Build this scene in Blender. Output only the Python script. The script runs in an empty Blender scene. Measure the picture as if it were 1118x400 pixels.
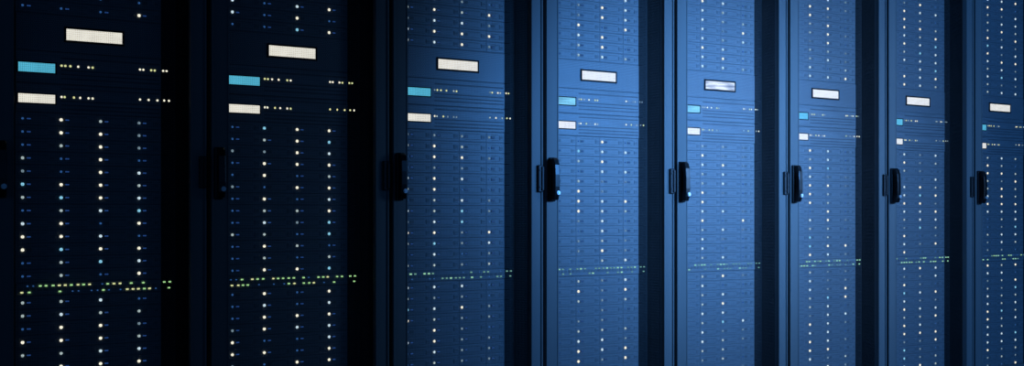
import bpy, bmesh, math, random
from mathutils import Vector, Matrix
random.seed(11)
sc = bpy.context.scene
C = sc.collection
sc.view_settings.view_transform = 'Standard'
ZC = 0.98            # eye height
PITCH = 0.70         # cabinet pitch along the row
X_FIRST = 0.374      # left side of the first cabinet
EQ = 0.08            # equipment fronts sit this far behind the door face
UC = 0.3305          # centre of the 19 inch opening inside a cabinet

# ---------------------------------------------------------------- materials
def new_mat(name):
    m = bpy.data.materials.new(name); m.use_nodes = True
    nt = m.node_tree
    return m, nt, nt.nodes['Principled BSDF']

def paint(name, col, rough=0.5, metal=0.0, var=0.25, scale=30.0, stretch=(1, 1, 1), spec=0.5):
    m, nt, b = new_mat(name)
    tc = nt.nodes.new('ShaderNodeTexCoord')
    mp = nt.nodes.new('ShaderNodeMapping'); mp.inputs['Scale'].default_value = stretch
    nz = nt.nodes.new('ShaderNodeTexNoise'); nz.inputs['Scale'].default_value = scale
    nz.inputs['Detail'].default_value = 4
    cr = nt.nodes.new('ShaderNodeValToRGB')
    cr.color_ramp.elements[0].position = 0.3; cr.color_ramp.elements[1].position = 0.7
    cr.color_ramp.elements[0].color = tuple(c*(1-var) for c in col)+(1,)
    cr.color_ramp.elements[1].color = tuple(min(1, c*(1+var)) for c in col)+(1,)
    nt.links.new(tc.outputs['Object'], mp.inputs['Vector'])
    nt.links.new(mp.outputs['Vector'], nz.inputs['Vector'])
    nt.links.new(nz.outputs['Fac'], cr.inputs['Fac'])
    nt.links.new(cr.outputs['Color'], b.inputs['Base Color'])
    b.inputs['Roughness'].default_value = rough
    b.inputs['Metallic'].default_value = metal
    b.inputs['Specular IOR Level'].default_value = spec
    return m

def glow(name, col, strength, base=(0.02, 0.02, 0.02), sample=False, mottled=0.0, streaky=False):
    m, nt, b = new_mat(name)
    b.inputs['Base Color'].default_value = base+(1,)
    b.inputs['Emission Color'].default_value = col+(1,)
    b.inputs['Emission Strength'].default_value = strength
    b.inputs['Roughness'].default_value = 0.6
    if mottled:
        tc = nt.nodes.new('ShaderNodeTexCoord')
        mp = nt.nodes.new('ShaderNodeMapping')
        nz = nt.nodes.new('ShaderNodeTexNoise'); nz.inputs['Scale'].default_value = 26
        if streaky:  # broad soft bands; on the white display they stand for a reflection
            mp.inputs['Scale'].default_value = (.5, 1, 3.2)
            nz.inputs['Scale'].default_value = 22; nz.inputs['Detail'].default_value = 0
        mr = nt.nodes.new('ShaderNodeMapRange')
        mr.inputs['From Min'].default_value = 0.3; mr.inputs['From Max'].default_value = 0.7
        mr.inputs['To Min'].default_value = strength*(1-mottled); mr.inputs['To Max'].default_value = strength*(1+mottled/2)
        nt.links.new(tc.outputs['Object'], mp.inputs['Vector'])
        nt.links.new(mp.outputs['Vector'], nz.inputs['Vector'])
        nt.links.new(nz.outputs['Fac'], mr.inputs['Value'])
        nt.links.new(mr.outputs['Result'], b.inputs['Emission Strength'])
    if not sample:
        m.cycles.emission_sampling = 'NONE'
    return m

def hole_mask(nt, pitch, r):
    N = nt.nodes; L = nt.links
    s3 = math.sqrt(3)
    tc = N.new('ShaderNodeTexCoord')
    def vm(op, a, bval):
        n = N.new('ShaderNodeVectorMath'); n.operation = op
        L.new(a, n.inputs[0])
        if bval is not None: n.inputs[1].default_value = bval
        return n.outputs['Value'] if op == 'LENGTH' else n.outputs['Vector']
    p = vm('MULTIPLY', tc.outputs['Object'], (1/pitch, 0, 1/(pitch*s3)))
    ds = []
    for off in (0.0, 0.5):
        q = vm('ADD', p, (off, 0, off))
        q = vm('FRACTION', q, None)
        q = vm('SUBTRACT', q, (.5, 0, .5))
        q = vm('MULTIPLY', q, (1, 0, s3))
        ds.append(vm('LENGTH', q, None))
    mn = N.new('ShaderNodeMath'); mn.operation = 'MINIMUM'
    L.new(ds[0], mn.inputs[0]); L.new(ds[1], mn.inputs[1])
    lt = N.new('ShaderNodeMath'); lt.operation = 'LESS_THAN'
    L.new(mn.outputs[0], lt.inputs[0]); lt.inputs[1].default_value = r
    return lt.outputs[0]

def grille_mat(name, col, dark, pitch, r):
    m, nt, b = new_mat(name)
    mx = nt.nodes.new('ShaderNodeMix'); mx.data_type = 'RGBA'
    mx.inputs['A'].default_value = col+(1,); mx.inputs['B'].default_value = dark+(1,)
    nt.links.new(hole_mask(nt, pitch, r), mx.inputs['Factor'])
    nt.links.new(mx.outputs['Result'], b.inputs['Base Color'])
    b.inputs['Roughness'].default_value = 0.42
    b.inputs['Specular IOR Level'].default_value = 0.7
    return m

M = {}
M['frame'] = paint('grey_black_powder_coat', (0.16, 0.165, 0.165), 0.5, 0.0, 0.08, 12, (1, 1, .1), .35)
M['carcass'] = paint('black_sheet_steel', (0.04, 0.048, 0.05), 0.6, 0, 0.2, 8)
M['rail'] = paint('black_rail', (0.014, 0.016, 0.018), 0.6, 0, 0.2, 20)
M['chassis'] = paint('dark_chassis', (0.20, 0.22, 0.235), 0.42, 0, 0.15, 6, (1, 1, 8), .7)
M['ear'] = paint('black_ear', (0.011, 0.012, 0.014), 0.6, 0, 0.2, 30, (1, 1, 1), .2)
M['bay'] = paint('drive_tray_grey', (0.22, 0.24, 0.26), 0.42, 0, 0.12, 10, (1, 1, 3), .7)
M['bezel'] = paint('bezel_grey', (0.22, 0.24, 0.26), 0.42, 0, 0.2, 9, (.5, 1, 8), .7)
M['rib'] = paint('bezel_groove', (0.12, 0.125, 0.135), 0.5, 0, 0.2, 30)
M['slot'] = paint('slot_dark_grey', (0.165, 0.18, 0.19), 0.5, 0, 0.2, 30)
M['black'] = paint('matt_black', (0.004, 0.004, 0.005), 0.7, 0, 0.2, 30, (1, 1, 1), .15)
M['grille'] = grille_mat('perforated_bezel', (0.25, 0.27, 0.29), (0.155, 0.16, 0.175), 0.007, 0.36)
M['mesh'] = paint('dark_wire', (0.07, 0.072, 0.075), 0.6, 0, 0.1, 5, (1, 1, 1), .3)
M['handle'] = paint('black_handle_plastic', (0.006, 0.006, 0.007), 0.28, 0, 0.1, 40)
M['chrome'] = paint('chrome', (0.75, 0.77, 0.8), 0.35, 0.6, 0.05, 40)
M['keeper'] = paint('keeper_black', (0.012, 0.012, 0.014), 0.5, 0, 0.1, 40)
M['warm'] = glow('lamp_warm_white', (1.0, 0.96, 0.76), 1.15)
M['cool'] = glow('lamp_cool_white', (0.70, 0.90, 1.0), 0.95)
M['mid'] = glow('lamp_soft_white', (0.70, 0.88, 0.88), 0.62)
M['dimw'] = glow('lamp_dim_white', (0.45, 0.66, 0.80), 0.42)
M['cyan'] = glow('lamp_cyan', (0.30, 0.75, 1.0), 0.9)
M['off'] = glow('lamp_idle_blue', (0.03, 0.11, 0.32), 0.95)
M['blue'] = glow('lamp_blue', (0.12, 0.38, 0.85), 1.0)
M['act'] = glow('lamp_activity_blue', (0.02, 0.07, 0.26), 0.75)
M['green'] = glow('lamp_green', (0.50, 0.95, 0.38), 0.85)
M['greenm'] = glow('lamp_green_soft', (0.45, 0.95, 0.60), 0.78)
M['greend'] = glow('lamp_green_idle', (0.32, 0.72, 0.55), 0.5)
M['yel'] = glow('lamp_yellow', (0.90, 0.95, 0.45), 0.9)
M['dwhite'] = glow('display_white', (0.98, 0.95, 0.83), 0.9, (.3, .3, .3), True, .08)
M['dwhites'] = glow('display_white_reflection', (0.95, 0.95, 0.9), 0.75, (.25, .25, .25), True, .85, True)  # streaky reflection painted into the display's glow
M['dcyan'] = glow('display_cyan', (0.10, 0.54, 0.76), 0.85, (.2, .25, .25), True, .08)
M['dcyanp'] = glow('display_pale_cyan', (0.22, 0.62, 0.78), 0.82, (.2, .25, .25), True, .5, True)

# ---------------------------------------------------------------- mesh helpers
def bx(bm, x0, x1, y0, y1, z0, z1, bev=0.0, mi=0):
    r = bmesh.ops.create_cube(bm, size=1)
    vs = r['verts']
    for v in vs:
        v.co = Vector((x0 if v.co.x < 0 else x1, y0 if v.co.y < 0 else y1, z0 if v.co.z < 0 else z1))
    fs = set(f for v in vs for f in v.link_faces)
    for f in fs: f.material_index = mi
    if bev > 0:
        es = list(set(e for v in vs for e in v.link_edges))
        g = bmesh.ops.bevel(bm, geom=es, offset=bev, segments=2, profile=0.5, affect='EDGES')
        for f in g['faces']: f.material_index = mi
    return vs

def cyl(bm, c, r, depth, axis='Y', seg=16, r2=None, mi=0):
    rot = {'Y': Matrix.Rotation(math.pi/2, 4, 'X'), 'Z': Matrix.Identity(4), 'X': Matrix.Rotation(math.pi/2, 4, 'Y')}[axis]
    g = bmesh.ops.create_cone(bm, cap_ends=True, segments=seg, radius1=r, radius2=r if r2 is None else r2, depth=depth,
                              matrix=Matrix.Translation(c) @ rot)
    for v in g['verts']:
        for f in v.link_faces: f.material_index = mi

def done(name, bm, mats):
    me = bpy.data.meshes.new(name)
    bmesh.ops.recalc_face_normals(bm, faces=bm.faces)
    bm.to_mesh(me); bm.free()
    for m in (mats if isinstance(mats, (list, tuple)) else [mats]): me.materials.append(m)
    return me

def put(name, me, parent=None, loc=(0, 0, 0)):
    o = bpy.data.objects.new(name, me); C.objects.link(o)
    o.location = loc
    if parent: o.parent = parent
    return o

def thing(name, label, cat, loc, group=None):
    o = bpy.data.objects.new(name, None); C.objects.link(o)
    o.location = loc; o.empty_display_size = 0.05
    o['label'] = label; o['category'] = cat
    if group: o['group'] = group
    return o

# ---------------------------------------------------------------- setting
def plain_mat_floor():
    m, nt, b = new_mat('raised_floor_tiles')
    tc = nt.nodes.new('ShaderNodeTexCoord')
    br = nt.nodes.new('ShaderNodeTexBrick')
    br.offset = 0; br.inputs['Scale'].default_value = 1
    br.inputs['Brick Width'].default_value = .6; br.inputs['Row Height'].default_value = .6
    br.inputs['Mortar Size'].default_value = .004
    br.inputs['Color1'].default_value = (.05, .055, .06, 1); br.inputs['Color2'].default_value = (.06, .065, .07, 1)
    br.inputs['Mortar'].default_value = (.01, .01, .01, 1)
    nt.links.new(tc.outputs['Object'], br.inputs['Vector'])
    nt.links.new(br.outputs['Color'], b.inputs['Base Color'])
    b.inputs['Roughness'].default_value = .35
    return m
def struct(name, me):
    o = put(name, me); o['kind'] = 'structure'; return o
bm = bmesh.new(); bx(bm, -3, 9.5, -6, 2.2, -.1, 0); struct('floor', done('floor', bm, plain_mat_floor()))
bm = bmesh.new(); bx(bm, -3, 9.5, -6, 2.2, 3.0, 3.1); struct('ceiling', done('ceiling', bm, paint('ceiling_dark', (.03, .03, .035), .8)))
bm = bmesh.new(); bx(bm, -3, 9.5, 2.2, 2.3, 0, 3.0); struct('wall_back', done('wall_back', bm, paint('wall_dark', (.04, .045, .05), .8)))

# ---------------------------------------------------------------- cabinet meshes
H = 2.36
W0, W1 = 0.006, 0.694
def m_base():
    bm = bmesh.new()
    bx(bm, W0, W1, .035, 1.0, .03, .075, .003)
    for x in (.05, .65):
        for y in (.09, .94):
            cyl(bm, (x, y, .0155), .022, .031, 'Z')
    return done('base_frame', bm, M['carcass'])
def m_top():
    bm = bmesh.new(); bx(bm, W0, W1, .035, 1.0, H-.05, H, .004)
    for k in range(3): bx(bm, .12+.17*k, .24+.17*k, .3, .6, H, H+.004, .001)
    return done('top_panel', bm, M['carcass'])
def m_side():
    bm = bmesh.new(); bx(bm, -.006, .006, .035, 1.0, .075, H-.05, .001)
    for z in (.8, 1.6): bx(bm, -.007, .007, .2, .9, z-.004, z+.004)
    return done('side_panel', bm, M['carcass'])
def m_rear():
    bm = bmesh.new(); bx(bm, W0+.012, W1-.012, .985, 1.0, .075, H-.05, .001)
    bx(bm, .33, .37, .999, 1.005, .9, 1.1)
    return done('rear_panel', bm, M['carcass'])
def m_rail():
    bm = bmesh.new()
    bx(bm, -.013, .013, EQ+.0015, EQ+.004, .075, H-.05)
    bx(bm, -.013, -.010, EQ+.004, EQ+.04, .075, H-.05)
    z = .1
    while z < H-.06:
        bx(bm, -.004, .004, EQ+.0005, EQ+.0015, z-.003, z+.003); z += .0222
    return done('mounting_rail', bm, M['rail'])
SL, SR = .071, .636     # inner edges of the door stiles
def m_door():
    bm = bmesh.new()
    zb, zt = .06, H-.02
    bx(bm, .008, SL, 0, .028, zb, zt, .003)
    bx(bm, SR, .690, 0, .028, zb, zt, .003)
    bx(bm, SL-.002, SR+.002, .001, .028, zb, zb+.06, .002)
    bx(bm, SL-.002, SR+.002, .001, .028, zt-.06, zt, .002)
    # raised fold along the outer edges and inner return lips
    bx(bm, .008, .016, -.005, .001, zb, zt, .0015)
    bx(bm, .683, .690, -.005, .001, zb, zt, .0015)
    bx(bm, SL-.006, SL, -.002, .001, zb+.06, zt-.06, .0008)
    bx(bm, SR, SR+.006, -.002, .001, zb+.06, zt-.06, .0008)
    return done('door', bm, M['frame'])
def m_screen():
    # real open wire mesh: flat wires with clear openings between them
    bm = bmesh.new()
    p, w = .0062, .0005
    xa, xb, za, zb = SL-.001, SR+.001, .115, H-.075
    def quad(x0, x1, z0, z1, y):
        bm.faces.new([bm.verts.new(v) for v in ((x0, y, z0), (x1, y, z0), (x1, y, z1), (x0, y, z1))])
    x = xa+p/2
    while x < xb:
        quad(x-w/2, x+w/2, za, zb, .0140); x += p
    z = za+p/2
    while z < zb:
        quad(xa, xb, z-w/2, z+w/2, .0145); z += p
    return done('mesh_screen', bm, M['mesh'])
def m_handle():
    bm = bmesh.new()
    bx(bm, -.015, .015, -.014, .0005, -.092, .092, .004)
    bx(bm, -.009, .009, -.018, -.012, -.088, .088, .002)
    return done('swing_handle', bm, M['handle'])
def m_lever():
    bm = bmesh.new()
    prof = [(-.017, .083), (-.030, .090), (-.040, .082), (-.047, .060), (-.050, .020), (-.050, -.030), (-.047, -.066), (-.038, -.086), (-.017, -.086),
            (-.017, -.05), (-.026, -.04), (-.028, .03), (-.024, .055), (-.017, .06)]
    L = [bm.verts.new((-.0125, y, z)) for y, z in prof]; R = [bm.verts.new((.0125, y, z)) for y, z in prof]
    bm.faces.new(L); bm.faces.new(list(reversed(R)))
    n = len(prof)
    for i in range(n):
        bm.faces.new((L[i], R[i], R[(i+1) % n], L[(i+1) % n]))
    bmesh.ops.recalc_face_normals(bm, faces=bm.faces)
    es = [e for e in bm.edges if (e.verts[0].co.x > 0) == (e.verts[1].co.x > 0)]
    bmesh.ops.bevel(bm, geom=es, offset=.003, segments=2, profile=.5, affect='EDGES')
    return done('lever', bm, M['handle'])
def m_lock():
    bm = bmesh.new()
    cyl(bm, (.003, -.051, -.056), .0085, .007, 'Y', 20)
    cyl(bm, (.003, -.0555, -.056), .0055, .003, 'Y', 20)
    bx(bm, .002, .004, -.0575, -.0565, -.060, -.052)
    return done('lock_cylinder', bm, M['chrome'])
def m_keeper():
    bm = bmesh.new()
    bx(bm, -.012, .012, -.012, .0005, -.056, .056, .003)
    bx(bm, .002, .012, -.018, -.010, -.050, .050, .002)
    cyl(bm, (-.004, -.013, .035), .004, .003); cyl(bm, (-.004, -.013, -.035), .004, .003)
    return done('latch_keeper', bm, M['keeper'])
CM = dict(base=m_base(), top=m_top(), side=m_side(), rear=m_rear(), rail=m_rail(), door=m_door(), screen=m_screen(),
          handle=m_handle(), lever=m_lever(), lock=m_lock(), keeper=m_keeper())

# ---------------------------------------------------------------- equipment meshes (origin: bottom centre of the face)
SU = .0435
EL, ER = .066-UC, .597-UC      # ears
FL, FR = .084-UC, .553-UC      # face
def m_chassis(h):
    bm = bmesh.new()
    bx(bm, FL+.006, FR-.002, .002, .70, .001, h-.001, 0, 0)
    bx(bm, FL, FR, -.001, .004, .0003, h-.0003, .0003, 0)
    bx(bm, EL, FL-.0005, -.002, .0012, .001, h-.001, .0005, 1)
    bx(bm, FR+.0005, ER, -.002, .0012, .001, h-.001, .0005, 1)
    return done('chassis', bm, [M['chassis'], M['ear']])
SERVER_CH = m_chassis(SU)
BAYX = [.094, .213, .339, .466]; BAYW = [.118, .125, .126, .085]
def m_bay(w):
    bm = bmesh.new()
    h0, h1 = .0018, SU-.0018
    bx(bm, 0, w, -.0024, -.0005, h0, h1, .0008, 0)
    bx(bm, .024, w-.030, -.0028, -.0023, h0+.007, h0+.010, 0, 1)
    bx(bm, .024, w-.030, -.0028, -.0023, h1-.010, h1-.007, 0, 1)
    bx(bm, w-.024, w-.004, -.0042, -.0022, h0+.011, h1-.011, .001, 0)
    bx(bm, w-.020, w-.008, -.0047, -.0040, h0+.016, h1-.016, 0, 1)
    bx(bm, .0225, .040, -.0036, -.0022, h0+.014, h1-.014, .0008, 1)
    return done('drive_bay', bm, [M['bay'], M['slot']])
BAYM = {w: m_bay(w) for w in set(BAYW)}
def m_lamp(r, matk, squash=1.0):
    bm = bmesh.new()
    g = bmesh.ops.create_uvsphere(bm, u_segments=12, v_segments=6, radius=r)
    for v in bm.verts: v.co.y *= .45; v.co.z *= squash
    me = done('status_light', bm, M[matk])
    for p in me.polygons: p.use_smooth = True
    return me
LAMP = {k: m_lamp(r, k) for k, r in (('warm', .0054), ('cool', .0052), ('mid', .0049), ('dimw', .0048), ('cyan', .0054), ('off', .0038))}
# cabinets farther along carry slightly larger lamps
LAMPF = {k: m_lamp(r, k) for k, r in (('warm', .0062), ('cool', .0060), ('mid', .0054), ('dimw', .0050), ('cyan', .0060), ('off', .0038))}
SMALL = {k: m_lamp(r, k) for k, r in (('yel', .0038), ('warm', .0038), ('mid', .0036), ('dimw', .0036))}
BLUE = m_lamp(.0036, 'blue', 1.6)
def m_act():
    bm = bmesh.new(); bx(bm, -.006, .006, -.0012, 0, -.0022, .0022, .0005)
    return done('activity_light', bm, M['act'])
ACT = m_act()
def m_port(matk, s=1.0):
    bm = bmesh.new(); bx(bm, -.0042*s, .0042*s, -.003, 0, -.0026*s, .0026*s, .0006)
    return done('port_light', bm, M[matk])
PORT = {k: m_port(k, s) for k, s in (('green', 1), ('greenm', 1.1), ('greend', 1.0), ('yel', 1), ('off', .6))}
def m_display(x0, x1, z0, z1, k):
    bm = bmesh.new(); bx(bm, x0-UC, x1-UC, -.0085, -.006, z0, z1, .0005)
    return done('display', bm, M[k])
def m_surround(x0, x1, z0, z1, t=.006):
    bm = bmesh.new()
    a, b = x0-UC, x1-UC
    bx(bm, a-t, b+t, -.009, -.004, z1, z1+t, .001); bx(bm, a-t, b+t, -.009, -.004, z0-t, z0, .001)
    bx(bm, a-t, a, -.009, -.004, z0, z1, .001); bx(bm, b, b+t, -.009, -.004, z0, z1, .001)
    return done('display_surround', bm, M['black'])
def m_bezel(h, ribs, matk):
    bm = bmesh.new()
    bx(bm, FL+.001, FR-.001, -.0045, -.001, .0015, h-.0015, .001, 0)
    for z in ribs:
        bx(bm, .225-UC, FR-.006, -.0052, -.0043, z-.0024, z+.0024, 0, 1)
    return done('bezel', bm, [M[matk], M['rib']])

# bands above eye height:   unit with the large display / cyan unit / small white unit
TA, TB, TC, TD = .665, .540, .432, .335
A_h, B_h, C_h = TA-TB, TB-TC, TC-TD
CH_A, CH_B, CH_C = m_chassis(A_h), m_chassis(B_h), m_chassis(C_h)
BZ_A = m_bezel(A_h, [], 'grille')
BZ_B = m_bezel(B_h, [.020, .034, .048, .088], 'bezel')
BZ_C = m_bezel(C_h, [.014, .028, .042, .082], 'bezel')
DA = (.241, .421, .582-TB, .620-TB)
DB = (.092, .206, .468-TC, .499-TC)
DC = (.092, .206, .366-TD, .395-TD)
D_A, D_B, D_C = m_display(*DA, 'dwhite'), m_display(*DB, 'dcyan'), m_display(*DC, 'dwhite')
D_As, D_Bp = m_display(*DA, 'dwhites'), m_display(*DB, 'dcyanp')
S_A, S_B, S_C = m_surround(*DA, .007), m_surround(*DB, .004), m_surround(*DC, .004)
CH_N = m_chassis(.044)
def m_switch_face():
    bm = bmesh.new()
    bx(bm, FL+.001, FR-.001, -.005, -.001, .002, .042, .001, 0)
    for k in range(23):
        x = .092+k*.0195-UC
        bx(bm, x, x+.0145, -.0058, -.0048, .0165, .0275, 0, 1)
    return done('port_panel', bm, [M['bezel'], M['slot']])
SWF = m_switch_face()

place = ['leftmost cabinet', 'second cabinet from left', 'third cabinet from left', 'fourth cabinet from left',
         'fourth cabinet from right', 'third cabinet from right', 'second cabinet from right', 'rightmost cabinet']
cab_labels = [
 'nearly black tall server cabinet with mesh door, leftmost of the row',
 'dark server cabinet with handle almost lost in shadow, second from the left',
 'dim blue-lit server cabinet beside the dark pair, third from the left',
 'blue-lit tall server cabinet with black swing handle, fourth from the left',
 'brightest blue-lit server cabinet with mesh door, fourth from the right',
 'blue-lit tall server cabinet with mesh door, third from the right',
 'narrow-looking blue server cabinet far along the row, second from the right',
 'farthest server cabinet at the right edge, rightmost of the row']
ordn = ['first', 'second', 'third', 'fourth', 'fifth', 'sixth', 'seventh', 'eighth', 'ninth', 'tenth', 'eleventh', 'twelfth',
        'thirteenth', 'fourteenth', 'fifteenth', 'sixteenth']
# chance that each of the four lamps of a server is lit: upper, middle, lower bank
P = [
 ([.2, .6, .2, .6], [.7, .85, .8, .85], [.8, .9, .85, .85]),
 ([.4, .5, .5, .5], [.4, .85, .6, .8], [.35, .9, .6, .8]),
 ([.75, .85, .4, .4], [.6, .95, .35, .4], [.5, .95, .25, .2]),
 ([.2, .8, .9, .5], [.2, .6, .97, .2], [.2, .6, .95, .25]),
 ([.2, .9, .85, .3], [.1, .97, .75, .15], [.1, .95, .5, .12]),
 ([.2, .9, .9, .4], [.3, .92, .9, .2], [.25, .9, .9, .25]),
 ([.3, .9, .8, .85], [.3, .85, .6, .7], [.2, .9, .7, .7]),
 ([.3, .9, .85, .9], [.3, .9, .8, .7], [.2, .9, .75, .7])]
SCALE_N = [322, 297, 272, 252, 234, 219, 206, 194]   # pixels per metre at each cabinet, to know which rows the photo reaches

def server(n, X, zrel, label, group, probs, colshift):
    t = thing('rack_server', label, 'server', (X+UC, EQ, ZC+zrel), group)
    put('chassis', SERVER_CH, t)
    for c in range(4):
        b = put('drive_bay', BAYM[BAYW[c]], t, (BAYX[c]-UC, 0, 0))
        r = random.random()
        if r < probs[c]:
            q = random.random()
            if n < 2: k = 'warm' if q < .5 else ('mid' if q < .75 else 'cool')
            elif n < 5: k = 'warm' if q < .25 else ('cool' if q < .6 else ('mid' if q < .88 else 'dimw'))
            else: k = 'warm' if q < .35 else ('cool' if q < .7 else ('mid' if q < .92 else 'dimw'))
            if (c == colshift and random.random() < .4) or random.random() < .05: k = 'cyan'
        else: k = 'dimw' if random.random() < (.2 if n < 2 else .5) else 'off'
        put('status_light', (LAMP if n < 3 else LAMPF)[k], b, (.012, -.0035, SU/2))
        if n < 4 and random.random() < .85:
            put('activity_light', ACT, b, (.031, -.0036, SU/2))
    return t

def unit_lamps(t, pts, kinds):
    for (x, z), k in zip(pts, kinds):
        put('status_light', SMALL[k], t, (x-UC, -.005, z))

for n in range(8):
    X = X_FIRST + PITCH*n
    cab = thing('server_cabinet', cab_labels[n], 'server cabinet', (X, 0, 0), 'row of server cabinets')
    put('base_frame', CM['base'], cab); put('top_panel', CM['top'], cab); put('rear_panel', CM['rear'], cab)
    put('side_panel', CM['side'], cab, (W0+.006, 0, 0)); put('side_panel', CM['side'], cab, (W1-.006, 0, 0))
    put('mounting_rail', CM['rail'], cab, (.073, 0, 0)); put('mounting_rail', CM['rail'], cab, (.590, 0, 0))
    d = put('door', CM['door'], cab); put('mesh_screen', CM['screen'], d)
    h = put('swing_handle', CM['handle'], cab, (.033, -.0005, ZC+.141))
    put('lever', CM['lever'], h); lk = put('lock_cylinder', CM['lock'], h); lk['label'] = 'chrome lock cylinder'
    put('latch_keeper', CM['keeper'], cab, (.676, -.0005, ZC+.144))
    # the three display units
    kk = ['warm', 'yel'] if n < 2 else (['yel', 'mid', 'warm', 'dimw'])
    t = thing('storage_unit', 'perforated-front unit with large white display, in the '+place[n], 'storage unit', (X+UC, EQ, ZC+TB), 'units with a large white display')
    put('chassis', CH_A, t); put('bezel', BZ_A, t)
    s = put('display_surround', S_A, t); dd = put('display', D_As if n == 4 else D_A, s); dd['label'] = 'glowing white display'
    t = thing('storage_controller', 'slotted unit with small cyan display, in the '+place[n], 'storage controller', (X+UC, EQ, ZC+TC), 'units with a cyan display')
    put('chassis', CH_B, t); put('bezel', BZ_B, t)
    s = put('display_surround', S_B, t); dd = put('display', D_Bp if n in (3, 4) else D_B, s); dd['label'] = 'glowing cyan display'
    zz = .495-TC
    xs = [.226, .238, .254, .279, .312, .325, .481, .492, .519, .531]
    unit_lamps(t, [(x, zz+(0.004 if i > 5 else 0)) for i, x in enumerate(xs)], [random.choice(kk) for _ in xs])
    for x in (.560, .572): put('status_light', SMALL[random.choice(kk)], t, (x-UC, -.0025, zz+.005))
    t = thing('storage_controller', 'slotted unit with small white display below the cyan one, in the '+place[n], 'storage controller', (X+UC, EQ, ZC+TD), 'units with a small white display')
    put('chassis', CH_C, t); put('bezel', BZ_C, t)
    s = put('display_surround', S_C, t); dd = put('display', D_C, s); dd['label'] = 'glowing white display'
    zz = .390-TD
    xs = [.226, .236, .265, .285, .312, .325, .481, .510, .540]
    unit_lamps(t, [(x, zz+(0.005 if i > 5 else 0)) for i, x in enumerate(xs)], [random.choice(kk) for _ in xs])
    for x in (.564, .580): put('status_light', SMALL[random.choice(kk)], t, (x-UC, -.0025, zz+.006))
    # thirteen servers under them
    for k in range(13):
        s = server(n, X, TD-SU*(k+1), 'black rack server, %s below the small white display, in the %s' % (ordn[k], place[n]),
               'servers in the middle bank of the '+place[n], P[n][1] if not (n == 0 and k < 3) else [.0, .9, .5, .3], 3 if n == 1 else -1)
        if n < 2 and k in (0, 1, 4, 5):
            for dz in (.012, .031):
                put('power_light', BLUE, s, (.0765-UC, -.002, dz))
    # switch with green lights
    t = thing('network_switch', 'thin network switch with a row of green port lights, in the '+place[n], 'network switch', (X+UC, EQ, ZC-.2745), 'network switches with green lights')
    put('chassis', CH_N, t); put('port_panel', SWF, t)
    # the lit runs hop between the upper and the lower row of lamps
    upper = [False]*23; lower = [False]*23
    k = 0; row = random.random() < .5
    while k < 23:
        run = random.randint(1, 4 if n < 2 else 3)
        for j in range(k, min(23, k+run)):
            (upper if row else lower)[j] = True
            if random.random() < .25: (lower if row else upper)[j] = True
        k += run + (random.randint(0, 1)); row = not row if random.random() < .7 else row
    for lit, z, sh in ((upper, .033, 0), (lower, .012, .004)):
        for k in range(23):
            if lit[k]:
                if n < 2: kk = random.choice(['green', 'green', 'yel'])
                elif n < 5: kk = random.choice(['greend', 'greend', 'greenm'])
                else: kk = random.choice(['greenm', 'green', 'greend', 'greenm'])
            elif random.random() < .3: kk = 'off'
            else: continue
            put('port_light', PORT[kk], t, (.101+k*.0195-UC+sh+random.uniform(-.002, .002), -.005, z))
    for x, z in ((.564, .033), (.583, .033), (.580, .012)):
        put('port_light', PORT['green' if n < 2 else ('greend' if n < 5 else 'greenm')], t, (x-UC, -.0018, z))
    # lower bank
    nlow = min(14, int(math.ceil((167/SCALE_N[n]-.2745)/.0435))+2)
    for k in range(nlow):
        server(n, X, -.2745-SU*(k+1), 'black rack server, %s below the green-lit switch, in the %s' % (ordn[k], place[n]),
               'servers in the lower bank of the '+place[n], P[n][2], -1)
    nup = min(14, int(math.ceil((233/SCALE_N[n]-.665)/.0435))+2)
    for k in range(nup):
        server(n, X, TA+SU*k, 'black rack server, %s above the large white display unit, in the %s' % (ordn[k], place[n]),
               'servers in the upper bank of the '+place[n], P[n][0], -1)
    # blanking plates close the rest of the opening (parts of the cabinet)
    for z0, z1 in ((.077, ZC-.2745-SU*nlow-.001), (ZC+TA+SU*nup+.001, H-.052)):
        if z1-z0 > .01:
            bm = bmesh.new(); bx(bm, EL+UC, ER+UC, EQ-.002, EQ+.001, z0, z1, .0008)
            put('blanking_panel', done('blanking_panel', bm, M['ear']), cab)

# ---------------------------------------------------------------- light
def spot(name, loc, aim, power, col, size_deg, blend, rad=.15):
    l = bpy.data.lights.new(name, 'SPOT'); l.energy = power; l.color = col
    l.spot_size = math.radians(size_deg); l.spot_blend = blend; l.shadow_soft_size = rad
    o = bpy.data.objects.new(name, l); C.objects.link(o); o.location = loc
    o.rotation_euler = (Vector(aim)-Vector(loc)).to_track_quat('-Z', 'Y').to_euler()
    return o
spot('blue_spot_light', (4.2, -3.4, 1.9), (4.25, 0, 1.15), 325, (.075, .34, 1.0), 74, .5)
spot('blue_spot_light', (3.45, -2.2, 1.6), (3.35, 0, 1.28), 225, (.12, .40, 1.0), 56, 1.0)
# soft spot added for its broad reflection, the sheen on the middle cabinets
spot('added_blue_sheen_spot', (5.2, -2.2, 1.65), (3.9, 0, 1.15), 95, (.16, .44, 1.0), 66, 1.0, .55)
l = bpy.data.lights.new('added_blue_sheen_area', 'AREA'); l.shape = 'RECTANGLE'; l.size = .7; l.size_y = 1.5  # area light added for a hint of sheen, no fixture stands here
l.energy = 5.5; l.color = (.26, .52, 1.0); l.spread = math.radians(70)
o = bpy.data.objects.new('added_blue_sheen_area', l); C.objects.link(o); o.location = (5.3, -2.2, 1.5)
o.rotation_euler = (Vector((4.1, 0, 1.2))-Vector(o.location)).to_track_quat('-Z', 'Y').to_euler()
w = bpy.data.worlds.new('dim_room'); sc.world = w; w.use_nodes = True
w.node_tree.nodes['Background'].inputs[0].default_value = (.07, .28, .80, 1)
w.node_tree.nodes['Background'].inputs[1].default_value = .125

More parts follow.
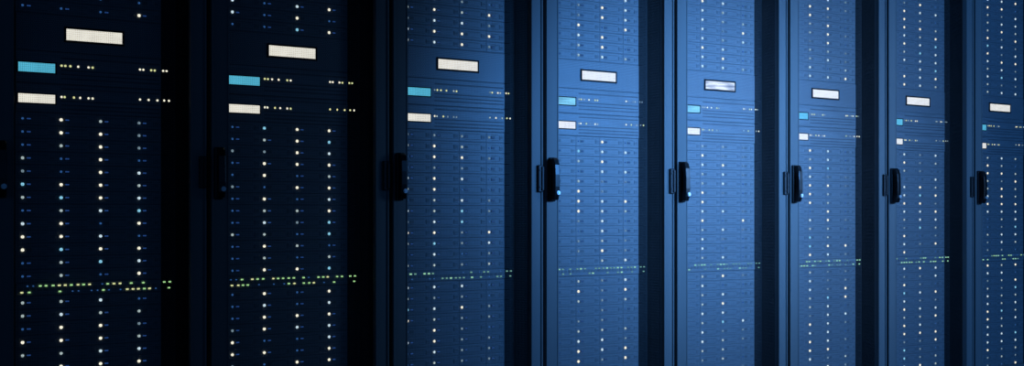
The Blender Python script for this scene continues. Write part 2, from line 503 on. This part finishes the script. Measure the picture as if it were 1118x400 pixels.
# ---------------------------------------------------------------- camera
cam = bpy.data.cameras.new('camera'); co = bpy.data.objects.new('camera', cam); C.objects.link(co)
cam.sensor_width = 36; cam.sensor_fit = 'HORIZONTAL'
cam.lens = 1198/1118*36
cam.shift_y = 33/1118
co.location = (0, -3.855, ZC)
co.rotation_euler = (math.radians(90), 0, math.radians(-31.0))
sc.camera = co
